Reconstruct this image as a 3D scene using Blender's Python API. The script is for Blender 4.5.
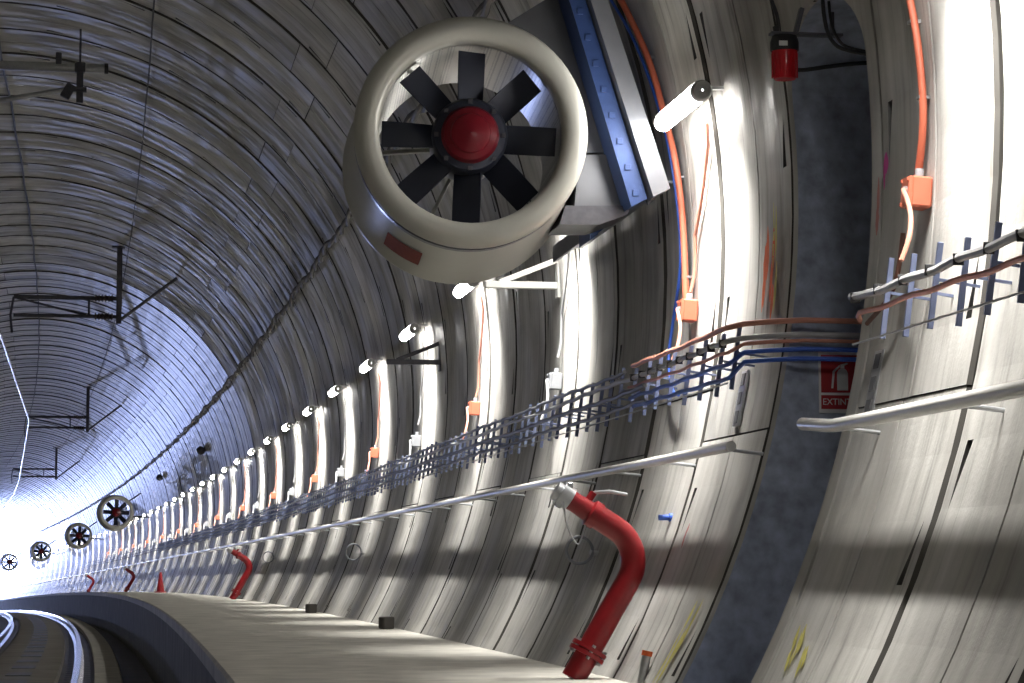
import bpy, math, random
from mathutils import Vector, Matrix
random.seed(7)
S = bpy.context.scene
C = S.collection
for o in list(bpy.data.objects): bpy.data.objects.remove(o)

# ------------------------------------------------------------------ camera, world, exposure
Z0 = 2.82                       # rail top is z = 0, tunnel axis is Z0 above it
R = 4.2                         # inner radius of the bored tunnel
UC, WC = 1.5191, -1.5196        # camera in the cross-section
YAW, PIT, FPX = 0.15058, 0.09074, 2400.0
KAP, SK, KV = 0.00084284, 7.2987, 0.00016022
cam = bpy.data.cameras.new('camera'); camo = bpy.data.objects.new('camera', cam); C.objects.link(camo)
cam.sensor_width = 36.0; cam.lens = FPX / 1024 * 36.0; cam.clip_end = 600; cam.clip_start = 0.05
camo.location = (UC, 0, WC + Z0); camo.rotation_euler = (math.pi / 2 + PIT, 0, -YAW)
S.camera = camo
wd = bpy.data.worlds.new('world'); S.world = wd; wd.use_nodes = True
wd.node_tree.nodes['Background'].inputs[0].default_value = (0.5, 0.55, 0.7, 1)
wd.node_tree.nodes['Background'].inputs[1].default_value = 0.0
S.view_settings.view_transform = 'Standard'; S.view_settings.look = 'None'
S.view_settings.gamma = 1.0; S.view_settings.use_curve_mapping = False
S.view_settings.exposure = 0.0
LAMP_W, TUBE_E, TRAIN_W = 28.0, 48.0, 11000.0

# ------------------------------------------------------------------ tunnel coordinates (s along, u right, w up from the axis)
def head(s): return KAP * max(s - SK, 0.0)
def P(s, u, w):
    t = head(s)
    if s > SK: x, y = -(1 - math.cos(t)) / KAP, SK + math.sin(t) / KAP
    else: x, y = 0.0, s
    return Vector((x + u * math.cos(t), y + u * math.sin(t), w + Z0 - KV * max(s, 0) ** 2 / 2))
def pol(th, r): a = math.radians(th); return r * math.cos(a), r * math.sin(a)
def Wp(s, th, r=R): u, w = pol(th, r); return P(s, u, w)

# ------------------------------------------------------------------ mesh builder
class MB:
    def __init__(self): self.v = []; self.f = []; self.dark = set()
    def add(self, vs, fs):
        n = len(self.v); self.v += [tuple(p) for p in vs]; self.f += [tuple(i + n for i in f) for f in fs]; return self
    def box(self, c, size, rot=None):
        hx, hy, hz = size[0] / 2, size[1] / 2, size[2] / 2; b = min(hx, hy, hz) * 0.18
        vs = []
        for sx in (-1, 1):
            for sy in (-1, 1):
                for sz in (-1, 1):
                    vs += [(sx * (hx - b), sy * (hy - b), sz * hz), (sx * (hx - b), sy * hy, sz * (hz - b)), (sx * hx, sy * (hy - b), sz * (hz - b))]
        def i(sx, sy, sz, k): return ((sx > 0) * 4 + (sy > 0) * 2 + (sz > 0)) * 3 + k
        fs = []
        for s in (-1, 1):
            fs.append([i(-1, -1, s, 0), i(1, -1, s, 0), i(1, 1, s, 0), i(-1, 1, s, 0)][::s])
            fs.append([i(-1, s, -1, 1), i(1, s, -1, 1), i(1, s, 1, 1), i(-1, s, 1, 1)][::-s])
            fs.append([i(s, -1, -1, 2), i(s, 1, -1, 2), i(s, 1, 1, 2), i(s, -1, 1, 2)][::s])
        for a in (-1, 1):
            for c2 in (-1, 1):
                fs.append([i(-1, a, c2, 0), i(1, a, c2, 0), i(1, a, c2, 1), i(-1, a, c2, 1)])
                fs.append([i(a, -1, c2, 0), i(a, 1, c2, 0), i(a, 1, c2, 2), i(a, -1, c2, 2)])
                fs.append([i(a, c2, -1, 1), i(a, c2, 1, 1), i(a, c2, 1, 2), i(a, c2, -1, 2)])
                for d in (-1, 1): fs.append([i(a, c2, d, 0), i(a, c2, d, 1), i(a, c2, d, 2)])
        M = Matrix.Identity(3) if rot is None else rot
        return self.add([tuple(M @ Vector(p) + Vector(c)) for p in vs], fs)
    def tube(self, pts, r, n=8, closed=False, caps=True):
        pts = [Vector(p) for p in pts]; m = len(pts); rs = r if isinstance(r, (list, tuple)) else [r] * m
        t0 = (pts[1] - pts[0]).normalized(); up = Vector((0, 0, 1)) if abs(t0.z) < 0.9 else Vector((1, 0, 0))
        a = t0.cross(up).normalized(); vs = []
        for k in range(m):
            if closed: t = (pts[(k + 1) % m] - pts[k - 1]).normalized()
            else: t = (pts[min(k + 1, m - 1)] - pts[max(k - 1, 0)]).normalized()
            a = (a - t * a.dot(t)).normalized(); b = t.cross(a)
            for j in range(n):
                g = 2 * math.pi * j / n; vs.append(pts[k] + (a * math.cos(g) + b * math.sin(g)) * rs[k])
        fs = []
        for k in range(m if closed else m - 1):
            k2 = (k + 1) % m
            for j in range(n): fs.append((k * n + j, k * n + (j + 1) % n, k2 * n + (j + 1) % n, k2 * n + j))
        if not closed and caps: fs += [tuple(range(n))[::-1], tuple((m - 1) * n + j for j in range(n))]
        return self.add(vs, fs)
    def lathe(self, prof, n=48, c=(0, 0, 0), axis='y', caps=False):     # prof: (radius, along)
        vs = []; m = len(prof)
        for (r, y) in prof:
            for j in range(n):
                g = 2 * math.pi * j / n; a, b = r * math.cos(g), r * math.sin(g)
                q = (a, y, b) if axis == 'y' else ((a, b, y) if axis == 'z' else (y, a, b))
                vs.append((q[0] + c[0], q[1] + c[1], q[2] + c[2]))
        fs = [(k * n + j, k * n + (j + 1) % n, (k + 1) * n + (j + 1) % n, (k + 1) * n + j) for k in range(m - 1) for j in range(n)]
        if caps: fs += [tuple(range(n)), tuple((m - 1) * n + j for j in range(n))]
        return self.add(vs, fs)
    def prism(self, poly, y0, y1):                                        # poly in (x, z)
        n = len(poly); vs = [(x, y0, z) for x, z in poly] + [(x, y1, z) for x, z in poly]
        fs = [tuple(range(n)), tuple(range(2 * n - 1, n - 1, -1))] + [(j, j + n, (j + 1) % n + n, (j + 1) % n) for j in range(n)]
        return self.add(vs, fs)
    def mesh(self, name, mat, smooth=False):
        me = bpy.data.meshes.new(name); me.from_pydata(self.v, [], self.f); me.materials.append(mat)
        if smooth:
            for pl in me.polygons: pl.use_smooth = True
            try: me.set_sharp_from_angle(angle=math.radians(40))
            except Exception: pass
        if self.dark and not me.validate():
            me.materials.append(BACK); me.materials.append(POCKET)
            for i in self.dark: me.polygons[i].material_index = 1
            for i in getattr(self, 'pocket', ()): me.polygons[i].material_index = 2
        import bmesh
        bm = bmesh.new(); bm.from_mesh(me); bmesh.ops.recalc_face_normals(bm, faces=bm.faces); bm.to_mesh(me); bm.free()
        return me
def link(name, me, parent=None):
    o = bpy.data.objects.new(name, me); C.objects.link(o)
    if parent: o.parent = parent
    return o
def tag(o, label=None, cat=None, group=None, kind=None):
    for k, v in (('label', label), ('category', cat), ('group', group), ('kind', kind)):
        if v: o[k] = v
    return o
def thing(name, label, cat, s, u, w, group=None):
    o = bpy.data.objects.new(name, None); C.objects.link(o); o.empty_display_size = 0.1
    o.location = P(s, u, w); o.rotation_euler = (0, 0, head(s))
    return tag(o, label, cat, group)
def part(parent, name, mb, mat, smooth=True, label=None):
    o = link(name, mb.mesh(name, mat, smooth), parent)
    if label: o['label'] = label
    return o

# ------------------------------------------------------------------ materials
def nodes(name):
    m = bpy.data.materials.new(name); m.use_nodes = True; nt = m.node_tree
    return m, nt, nt.nodes['Principled BSDF'], nt.nodes.new, nt.links.new
def plain(name, col, rough=0.5, metal=0.0, noise=0.12, scale=12.0, bump=0.0, emit=None, es=0.0, spec=0.5):
    m, nt, b, N, L = nodes(name)
    b.inputs['Roughness'].default_value = rough; b.inputs['Metallic'].default_value = metal
    b.inputs['Specular IOR Level'].default_value = spec
    tc = N('ShaderNodeTexCoord'); nz = N('ShaderNodeTexNoise'); nz.inputs['Scale'].default_value = scale; nz.inputs['Detail'].default_value = 5
    L(tc.outputs['Object'], nz.inputs['Vector'])
    mx = N('ShaderNodeMix'); mx.data_type = 'RGBA'
    mx.inputs[6].default_value = (*[c * (1 - noise) for c in col], 1); mx.inputs[7].default_value = (*[min(1, c * (1 + noise)) for c in col], 1)
    L(nz.outputs['Fac'], mx.inputs[0]); L(mx.outputs[2], b.inputs['Base Color'])
    if bump:
        bp = N('ShaderNodeBump'); bp.inputs['Strength'].default_value = bump; bp.inputs['Distance'].default_value = 0.01
        L(nz.outputs['Fac'], bp.inputs['Height']); L(bp.outputs[0], b.inputs['Normal'])
    if emit:
        b.inputs['Emission Color'].default_value = (*emit, 1); b.inputs['Emission Strength'].default_value = es
    return m
def concrete(name, light, dark, rough=(0.46, 0.88), streak=1.0):
    """lining concrete: streaks run round the ring, fine across it"""
    m, nt, b, N, L = nodes(name)
    tc = N('ShaderNodeTexCoord'); sp = N('ShaderNodeSeparateXYZ'); L(tc.outputs['Object'], sp.inputs[0])
    at = N('ShaderNodeMath'); at.operation = 'ARCTAN2'; L(sp.outputs['Z'], at.inputs[0]); L(sp.outputs['X'], at.inputs[1])
    oi = N('ShaderNodeObjectInfo'); ro = N('ShaderNodeMath'); ro.operation = 'MULTIPLY'; ro.inputs[1].default_value = 40; L(oi.outputs['Random'], ro.inputs[0])
    ys = N('ShaderNodeMath'); ys.operation = 'MULTIPLY'; ys.inputs[1].default_value = 15; L(sp.outputs['Y'], ys.inputs[0])
    cv = N('ShaderNodeCombineXYZ'); L(ys.outputs[0], cv.inputs[0]); L(ro.outputs[0], cv.inputs[2])
    a2 = N('ShaderNodeMath'); a2.operation = 'MULTIPLY'; a2.inputs[1].default_value = 3.0; L(at.outputs[0], a2.inputs[0]); L(a2.outputs[0], cv.inputs[1])
    st = N('ShaderNodeTexNoise'); st.inputs['Scale'].default_value = 1.0; st.inputs['Detail'].default_value = 6; st.inputs['Roughness'].default_value = 0.65; L(cv.outputs[0], st.inputs['Vector'])
    bl = N('ShaderNodeTexNoise'); bl.inputs['Scale'].default_value = 2.2; bl.inputs['Detail'].default_value = 8; L(tc.outputs['Object'], bl.inputs['Vector'])
    gr = N('ShaderNodeTexNoise'); gr.inputs['Scale'].default_value = 55; gr.inputs['Detail'].default_value = 4; L(tc.outputs['Object'], gr.inputs['Vector'])
    rp = N('ShaderNodeValToRGB'); rp.color_ramp.elements[0].position = 0.30; rp.color_ramp.elements[1].position = 0.66
    rp.color_ramp.elements[0].color = (*dark, 1); rp.color_ramp.elements[1].color = (*light, 1)
    e = rp.color_ramp.elements.new(0.44); e.color = (*[a * 0.3 + c * 0.7 for a, c in zip(dark, light)], 1)
    L(st.outputs['Fac'], rp.inputs[0])
    m1 = N('ShaderNodeMix'); m1.data_type = 'RGBA'; m1.blend_type = 'MULTIPLY'; m1.inputs[0].default_value = 0.55
    r2 = N('ShaderNodeValToRGB'); r2.color_ramp.elements[0].position = 0.35; r2.color_ramp.elements[1].position = 0.62
    r2.color_ramp.elements[0].color = (0.45, 0.44, 0.42, 1); r2.color_ramp.elements[1].color = (1, 1, 1, 1); L(bl.outputs['Fac'], r2.inputs[0])
    L(rp.outputs[0], m1.inputs[6]); L(r2.outputs[0], m1.inputs[7])
    c4 = N('ShaderNodeCombineXYZ'); y4 = N('ShaderNodeMath'); y4.operation = 'MULTIPLY'; y4.inputs[1].default_value = 34; L(sp.outputs['Y'], y4.inputs[0]); L(y4.outputs[0], c4.inputs[0]); L(at.outputs[0], c4.inputs[1]); L(ro.outputs[0], c4.inputs[2])
    gk = N('ShaderNodeTexNoise'); gk.inputs['Scale'].default_value = 1.3; gk.inputs['Detail'].default_value = 7; gk.inputs['Roughness'].default_value = 0.7; gk.inputs['Distortion'].default_value = 0.25; L(c4.outputs[0], gk.inputs['Vector'])
    gm = N('ShaderNodeMapRange'); gm.inputs[1].default_value = 0.64; gm.inputs[2].default_value = 0.72; gm.inputs[4].default_value = 0.75; L(gk.outputs['Fac'], gm.inputs[0])
    m4 = N('ShaderNodeMix'); m4.data_type = 'RGBA'; m4.inputs[7].default_value = (0.10, 0.085, 0.06, 1); L(gm.outputs[0], m4.inputs[0]); L(m1.outputs[2], m4.inputs[6]); m1 = m4
    hs = N('ShaderNodeHueSaturation'); mr = N('ShaderNodeMapRange'); mr.inputs[3].default_value = 0.78; mr.inputs[4].default_value = 1.15
    L(oi.outputs['Random'], mr.inputs[0]); L(mr.outputs[0], hs.inputs['Value']); L(m1.outputs[2], hs.inputs['Color'])
    L(hs.outputs[0], b.inputs['Base Color'])
    c2 = N('ShaderNodeCombineXYZ'); y2 = N('ShaderNodeMath'); y2.operation = 'MULTIPLY'; y2.inputs[1].default_value = 3.5; L(sp.outputs['Y'], y2.inputs[0]); L(y2.outputs[0], c2.inputs[0]); L(a2.outputs[0], c2.inputs[1]); L(ro.outputs[0], c2.inputs[2])
    pz = N('ShaderNodeTexNoise'); pz.inputs['Scale'].default_value = 1.6; pz.inputs['Detail'].default_value = 5; L(c2.outputs[0], pz.inputs['Vector'])
    rr = N('ShaderNodeMapRange'); rr.inputs[1].default_value = 0.42; rr.inputs[2].default_value = 0.56; rr.inputs[3].default_value = rough[0]; rr.inputs[4].default_value = rough[1]
    L(pz.outputs['Fac'], rr.inputs[0]); L(rr.outputs[0], b.inputs['Roughness'])
    ad = N('ShaderNodeMath'); ad.operation = 'ADD'; L(st.outputs['Fac'], ad.inputs[0])
    g3 = N('ShaderNodeMath'); g3.operation = 'MULTIPLY'; g3.inputs[1].default_value = 0.35; L(gr.outputs['Fac'], g3.inputs[0]); L(g3.outputs[0], ad.inputs[1])
    bp = N('ShaderNodeBump'); bp.inputs['Strength'].default_value = 0.3; bp.inputs['Distance'].default_value = 0.010
    L(ad.outputs[0], bp.inputs['Height']); L(bp.outputs[0], b.inputs['Normal'])
    return m
CONC = concrete('lining_concrete', (0.60, 0.588, 0.555), (0.31, 0.30, 0.278))
BACK = plain('joint_filler', (0.05, 0.046, 0.04), 0.9)
POCKET = plain('bolt_pocket', (0.09, 0.088, 0.085), 0.9)
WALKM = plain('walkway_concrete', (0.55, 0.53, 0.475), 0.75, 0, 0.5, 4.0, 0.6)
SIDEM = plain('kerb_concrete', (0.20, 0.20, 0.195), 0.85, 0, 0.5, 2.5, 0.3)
FLOORM = plain('track_concrete', (0.24, 0.22, 0.19), 0.7, 0, 0.45, 1.6, 0.4)
DITCHM = plain('ditch_concrete', (0.09, 0.083, 0.075), 0.6, 0, 0.5, 1.4, 0.3)
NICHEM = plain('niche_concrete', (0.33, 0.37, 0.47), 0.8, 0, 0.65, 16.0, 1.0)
SMOOTHC = concrete('smooth_concrete', (0.57, 0.558, 0.525), (0.33, 0.32, 0.298))
STEEL = plain('galvanised_steel', (0.52, 0.53, 0.55), 0.38, 0.85, 0.15, 40)
DSTEEL = plain('dark_steel', (0.10, 0.10, 0.115), 0.45, 0.6, 0.3, 30)
RAILTOP = plain('rail_steel', (0.45, 0.45, 0.48), 0.22, 1.0, 0.1, 20)
WHITEP = plain('white_paint', (0.74, 0.73, 0.70), 0.35, 0.0, 0.1, 10)
BEIGE = plain('beige_enamel', (0.60, 0.595, 0.54), 0.35, 0.1, 0.06, 6)
LINER = None
GREYP = plain('grey_sheet_metal', (0.15, 0.155, 0.17), 0.33, 0.55, 0.25, 5)
RIBGREY = plain('pale_rib_paint', (0.24, 0.25, 0.28), 0.35, 0.4, 0.2, 9)
BLUEP = plain('blue_paint', (0.04, 0.08, 0.235), 0.4, 0.3, 0.3, 9)
BLADE = plain('blade_blue_black', (0.035, 0.04, 0.062), 0.35, 0.3, 0.2, 8)
REDP = plain('red_enamel', (0.25, 0.012, 0.016), 0.3, 0.0, 0.25, 14)
REDDEEP = plain('hub_red', (0.17, 0.007, 0.015), 0.28, 0.0, 0.35, 10)
REDLENS = plain('red_lens', (0.50, 0.012, 0.02), 0.15, 0.0, 0.2, 30)
BLACK = plain('black_rubber', (0.022, 0.022, 0.025), 0.5, 0.0, 0.2, 20)
ORANGE = plain('orange_plastic', (0.62, 0.16, 0.09), 0.45, 0.0, 0.08, 20)
SALMON = plain('salmon_cable', (0.62, 0.27, 0.19), 0.5, 0.0, 0.15, 20)
BLUEC = plain('blue_cable', (0.04, 0.12, 0.55), 0.4, 0.0, 0.15, 20)
GREYC = plain('grey_cable', (0.40, 0.40, 0.41), 0.5, 0.0, 0.15, 20)
DGREYC = plain('dark_grey_cable', (0.12, 0.12, 0.125), 0.5, 0.0, 0.2, 20)
BOXGREY = plain('pale_grey_plastic', (0.32, 0.33, 0.35), 0.45, 0.0, 0.05, 20)
CAPM = plain('lamp_cap_grey', (0.66, 0.66, 0.66), 0.4, 0.2, 0.1, 20)
BARBLUE = plain('blue_grey_bar', (0.17, 0.20, 0.32), 0.35, 0.7, 0.25, 15)
TUBE = plain('lamp_tube', (0.9, 0.9, 0.9), 0.3, 0, 0, 5, 0, (1.0, 0.972, 0.925), TUBE_E)
SIGNR = plain('sign_red', (0.36, 0.02, 0.025), 0.45, 0, 0.06, 6)
SIGNW = plain('sign_white', (0.72, 0.72, 0.72), 0.45, 0, 0.03, 6)
PORANGE = plain('orange_spray', (0.75, 0.13, 0.03), 0.7, 0, 0.4, 25)
PYELLOW = plain('yellow_spray', (0.55, 0.50, 0.13), 0.7, 0, 0.4, 25)
PMAGENTA = plain('magenta_spray', (0.60, 0.03, 0.30), 0.7, 0, 0.2, 25)
PPINK = plain('pink_chalk', (0.50, 0.20, 0.19), 0.8, 0, 0.3, 15)
TWIST = plain('twisted_cable', (0.085, 0.08, 0.075), 0.6, 0, 0.35, 30)
STICK = plain('rust_red_sticker', (0.26, 0.055, 0.035), 0.85, 0, 0.5, 60)
HEADL = plain('headlamp_glow', (1, 1, 1), 0.3, 0, 0, 5, 0, (0.62, 0.72, 1.0), 900.0)
TRAINM = plain('train_white', (0.55, 0.57, 0.62), 0.35, 0.1, 0.05, 4)
GLASSD = plain('dark_glass', (0.02, 0.02, 0.025), 0.08, 0, 0.1, 4)
def liner_mat():
    m, nt, b, N, L = nodes('perforated_liner')
    tc = N('ShaderNodeTexCoord'); vo = N('ShaderNodeTexVoronoi'); vo.inputs['Scale'].default_value = 70; vo.inputs['Randomness'].default_value = 0.1
    L(tc.outputs['Object'], vo.inputs['Vector'])
    rp = N('ShaderNodeValToRGB'); rp.color_ramp.elements[0].position = 0.30; rp.color_ramp.elements[1].position = 0.42
    rp.color_ramp.elements[0].color = (0.06, 0.06, 0.055, 1); rp.color_ramp.elements[1].color = (0.44, 0.43, 0.38, 1)
    L(vo.outputs['Distance'], rp.inputs[0]); L(rp.outputs[0], b.inputs['Base Color'])
    b.inputs['Roughness'].default_value = 0.35; b.inputs['Metallic'].default_value = 0.5
    return m
LINER = liner_mat()

# ------------------------------------------------------------------ the bored lining: rings of segments
RP = 3.7107 / 3                 # ring pitch; three rings to a lamp
RJ = 7.26                       # a ring joint
def ring_s(k): return RJ + RP * k
G = 0.022
def seg_mb(th0, th1, variant, detail=True):
    """one lining segment in ring coordinates: x right, y along the tunnel, z up, about the axis"""
    g = math.degrees(0.004 / R)
    n = max(4, int((th1 - th0) / (3.0 if detail else 4.0)))
    rows = [th0 + g + (th1 - th0 - 2 * g) * i / n for i in range(n + 1)]
    if detail:
        mid = (0.60, 0.66, 0.56)[variant % 3]
        cols = [G / 2, G / 2 + 0.02, 0.10, 0.155, mid, mid + 0.014, RP - 0.155, RP - 0.10, RP - G / 2 - 0.02, RP - G / 2]
    else:
        cols = [G / 2, G / 2 + 0.04, RP * 0.5, RP * 0.5 + 0.035, RP - G / 2 - 0.04, RP - G / 2]
    nc = len(cols) - 1
    def dep(i, j):              # cell recess
        if not detail: return 0.012 if i == 2 else 0.0
        if i == 4: return 0.014
        if i == 2 and j % 6 == (1 + 2 * variant) % 6: return 0.075
        if i == 6 and j % 6 == (4 + 2 * variant) % 6: return 0.075
        return 0.0
    def skew(j): return 0.0
    def pt(c, th, d):
        e = 0.012 if (c == 0 or c == nc) else 0.0
        r = R + d + e; a = math.radians(th); return (r * math.cos(a), cols[c], r * math.sin(a))
    mb = MB(); mb.pocket = set()
    for i in range(nc):
        for j in range(n):
            d = dep(i, j)
            wedge = d > 0.05
            if wedge:           # bolt pocket: a three-cornered pit, deep at its base, running out to a point
                A, B_, C_, D_ = (i, rows[j]), (i + 1, rows[j]), (i + 1, rows[j + 1]), (i, rows[j + 1])
                if i == 6: A, B_, C_, D_ = C_, D_, A, B_
                mb.add([pt(*B_, 0), pt(*C_, 0), pt(*D_, 0)], [(0, 1, 2)]); n0 = len(mb.f)
                mb.add([pt(*A, d), pt(*B_, d), pt(*D_, 0.004)], [(0, 1, 2)])
                for q0, q1, e0, e1 in ((A, B_, d, d), (B_, D_, d, 0.004), (D_, A, 0.004, d)): mb.add([pt(*q0, 0), pt(*q1, 0), pt(*q1, e1), pt(*q0, e0)], [(0, 1, 2, 3)])
                mb.pocket.update(range(n0, len(mb.f))); continue
            d1 = d
            lo, hi = (d, d1) if i == 2 else (d1, d)
            if not wedge: lo = hi = d
            mb.add([pt(i, rows[j], lo), pt(i + 1, rows[j], lo), pt(i + 1, rows[j + 1], hi), pt(i, rows[j + 1], hi)], [(0, 1, 2, 3)])
            if i in (0, nc - 1) or (d > 0 and not wedge): mb.dark.add(len(mb.f) - 1)
            n0 = len(mb.f) - 1
            if wedge or (d > 0):
                for (ca, cb) in ((i, i), (i + 1, i + 1)):
                    mb.add([pt(ca, rows[j], 0), pt(ca, rows[j + 1], 0), pt(ca, rows[j + 1], hi), pt(ca, rows[j], lo)], [(0, 1, 2, 3)])
    n0 = len(mb.f)
    for c in (0, nc):
        for j in range(n): mb.add([pt(c, rows[j], 0), pt(c, rows[j + 1], 0), pt(c, rows[j + 1], 0.075), pt(c, rows[j], 0.075)], [(0, 1, 2, 3)])
    for th in (rows[0], rows[-1]):
        for c in range(nc): mb.add([pt(c, th, 0), pt(c + 1, th, 0), pt(c + 1, th, 0.075), pt(c, th, 0.075)], [(0, 1, 2, 3)])
    mb.dark.update(range(n0, len(mb.f)))
    return mb
JO = [-67.5, -11.5, 44.5, 100.5, 156.5]
def joints(k): d = (2.2 if k % 2 else -2.2); return [JO[0], JO[1] + d * 0.8, JO[2] + d, JO[3] + d, JO[4]]
def strip_shell(th0, th1, r, s0, s1, ds=3.0, dth=6.0):
    mb = MB(); ns = int((s1 - s0) / ds) + 1; nt_ = int((th1 - th0) / dth) + 1
    for i in range(ns + 1):
        s = s0 + (s1 - s0) * i / ns
        for j in range(nt_ + 1): mb.v.append(tuple(Wp(s, th0 + (th1 - th0) * j / nt_, r)))
    n = nt_ + 1
    for i in range(ns):
        for j in range(nt_): mb.f.append((i * n + j, i * n + j + 1, (i + 1) * n + j + 1, (i + 1) * n + j))
    return mb
SA, SB = -12.5, 220.0
K0, K1, KEND, KBEG = -2, 31, 171, -16
def structure(name, me, parent=None): o = link(name, me, parent); o['kind'] = 'structure'; return o
nb0, nb1 = ring_s(1), ring_s(2)
bk = strip_shell(-70, 45, R + 0.07, SA, nb0); b2 = strip_shell(-70, 45, R + 0.07, nb1, SB); bk.add(b2.v, b2.f)
wall_right = structure('wall_right', bk.mesh('wall_right', BACK))
ceiling = structure('ceiling', strip_shell(42, 160, R + 0.07, SA, SB).mesh('ceiling', BACK))
left_mb = strip_shell(155, 294, R + 0.0, SA, SB)
wall_left = structure('wall_left', left_mb.mesh('wall_left', CONC, True))
tag(wall_right, 'curved right wall of concrete tunnel lining rings')
tag(ceiling, 'curved concrete tunnel ceiling of lining rings')
tag(wall_left, 'curved left wall of the concrete tunnel')
cache = {}
def seg_mesh(q, par, variant):
    key = (q, par, variant)
    if key not in cache:
        j = joints(par); cache[key] = seg_mb(j[q], j[q + 1], variant).mesh('lining_segment', CONC)
    return cache[key]
for k in range(K0, K1):
    s = ring_s(k)
    for q in range(4):
        if k == 1 and q < 2: continue
        if q == 3 and s < 14: continue
        o = link('lining_segment', seg_mesh(q, k % 2, random.randrange(3)), wall_right if q < 2 else ceiling)
        off = random.uniform(-0.007, 0.005); tm = math.radians((JO[q] + JO[q + 1]) / 2)
        o.location = P(s, off * math.cos(tm), off * math.sin(tm)); o.rotation_euler = (0, 0, head(s + RP / 2))
def far_rings(name, ks, qs, parent):
    mb = MB()
    T = {(q, par): seg_mb(joints(par)[q], joints(par)[q + 1], 0, False) for q in qs for par in (0, 1)}
    for k in ks:
        s = ring_s(k); h = head(s + RP / 2); o = P(s, 0, 0); c, sn = math.cos(h), math.sin(h)
        for q in qs:
            t = T[(q, k % 2)]; mb.dark.update(i + len(mb.f) for i in t.dark); f = random.uniform(-0.006, 0.005) / R + 1
            mb.add([(o.x + (x * c - y * sn) * (1), o.y + x * sn + y * c, o.z + z) if f == 1 else (o.x + x * f * c - y * sn, o.y + x * f * sn + y * c, o.z + z * f) for x, y, z in t.v], t.f)
    o = link(name, mb.mesh(name, FARC), parent); o['kind'] = 'stuff'; return o
def far_conc():
    """same concrete in the joined far rings: tunnel length replaces the per-ring coordinates"""
    m, nt, b, N, L = nodes('far_lining_concrete')
    tc = N('ShaderNodeTexCoord'); mp = N('ShaderNodeMapping'); mp.inputs['Scale'].default_value = (0.5, 5.5, 0.5); L(tc.outputs['Object'], mp.inputs['Vector'])
    st = N('ShaderNodeTexNoise'); st.inputs['Scale'].default_value = 1.0; st.inputs['Detail'].default_value = 4; L(mp.outputs[0], st.inputs['Vector'])
    rp = N('ShaderNodeValToRGB'); rp.color_ramp.elements[0].position = 0.36; rp.color_ramp.elements[1].position = 0.62
    rp.color_ramp.elements[0].color = (0.09, 0.086, 0.078, 1); rp.color_ramp.elements[1].color = (0.66, 0.64, 0.59, 1)
    L(st.outputs['Fac'], rp.inputs[0]); L(rp.outputs[0], b.inputs['Base Color']); b.inputs['Roughness'].default_value = 0.42
    return m
FARC = far_conc()
far_rings('lining_rings', list(range(KBEG, K0)) + list(range(K1, KEND)), (0, 1), wall_right)
far_rings('lining_rings', list(range(KBEG, K0)) + list(range(K1, KEND)), (2, 3), ceiling)
far_rings('lining_rings', range(K0, 6), (3,), ceiling)

# ------------------------------------------------------------------ the niche cut through one ring
NS0, NS1 = 8.64, 9.705           # near and far jamb
NW0, NWS, NWT = -2.056, 0.40, 0.72
def n_open(w):
    if w <= NWS: return NS0, NS1
    t = max(0.0, 1 - ((w - NWS) / (NWT - NWS)) ** 2); c = (NS0 + NS1) / 2; h = (NS1 - NS0) / 2
    return c - h * math.sqrt(t), c + h * math.sqrt(t)
def niche():
    ws = [-3.88]
    w = -3.4
    while w < NW0 - 0.1: ws.append(w); w += 0.3
    ws.append(NW0)
    for i in range(1, 17): ws.append(NW0 + (NWS - NW0) * i / 16)
    for i in range(1, 13): ws.append(NWS + (NWT - NWS) * math.sin(math.pi / 2 * i / 12))
    w = NWT + 0.15
    top = R * math.sin(math.radians(44.2))
    while w < top - 0.05: ws.append(w); w += 0.2
    ws.append(top)
    U = lambda w: math.sqrt(max(R * R - w * w, 0.01))
    a0, a1 = nb0 + 0.011, nb1 - 0.011
    face = MB(); rev = MB(); UD = 5.35
    def q(mb, *pts): mb.add([P(*p) for p in pts], [tuple(range(len(pts)))])
    e = 0.015
    for w0, w1 in zip(ws, ws[1:]):
        u0, u1 = U(w0), U(w1)
        inside = w0 >= NW0 - 1e-6 and w1 <= NWT + 1e-6
        if not inside:
            m = 6
            for i in range(m):
                x0, x1 = a0 + (a1 - a0) * i / m, a0 + (a1 - a0) * (i + 1) / m
                q(face, (x0, u0, w0), (x1, u0, w0), (x1, u1, w1), (x0, u1, w1))
        else:
            l0, r0 = n_open(w0); l1, r1 = n_open(w1)
            q(face, (a0, u0, w0), (l0 - e, u0, w0), (l1 - e, u1, w1), (a0, u1, w1))
            q(face, (l0 - e, u0, w0), (l0, u0 + e, w0), (l1, u1 + e, w1), (l1 - e, u1, w1))
            q(face, (r0 + e, u0, w0), (a1, u0, w0), (a1, u1, w1), (r1 + e, u1, w1))
            q(face, (r0, u0 + e, w0), (r0 + e, u0, w0), (r1 + e, u1, w1), (r1, u1 + e, w1))
            q(rev, (l0, u0 + e, w0), (l0, UD, w0), (l1, UD, w1), (l1, u1 + e, w1))
            q(rev, (r0, UD, w0), (r0, u0 + e, w0), (r1, u1 + e, w1), (r1, UD, w1))
        for a, sg in ((a0, 1), (a1, -1)):
            q(face, (a, u0, w0), (a, u0 + 0.08, w0), (a, u1 + 0.08, w1), (a, u1, w1))
    q(rev, (NS0, UD, NW0), (NS1, UD, NW0), (NS1, UD, NWT), (NS0, UD, NWT))
    q(rev, (NS0, U(NW0) - 0.2, NW0), (NS1, U(NW0) - 0.2, NW0), (NS1, UD, NW0), (NS0, UD, NW0))
    f = link('niche_surround', face.mesh('niche_surround', SMOOTHC), wall_right)
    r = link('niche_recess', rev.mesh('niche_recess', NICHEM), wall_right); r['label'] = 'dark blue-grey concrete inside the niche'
niche()

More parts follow.
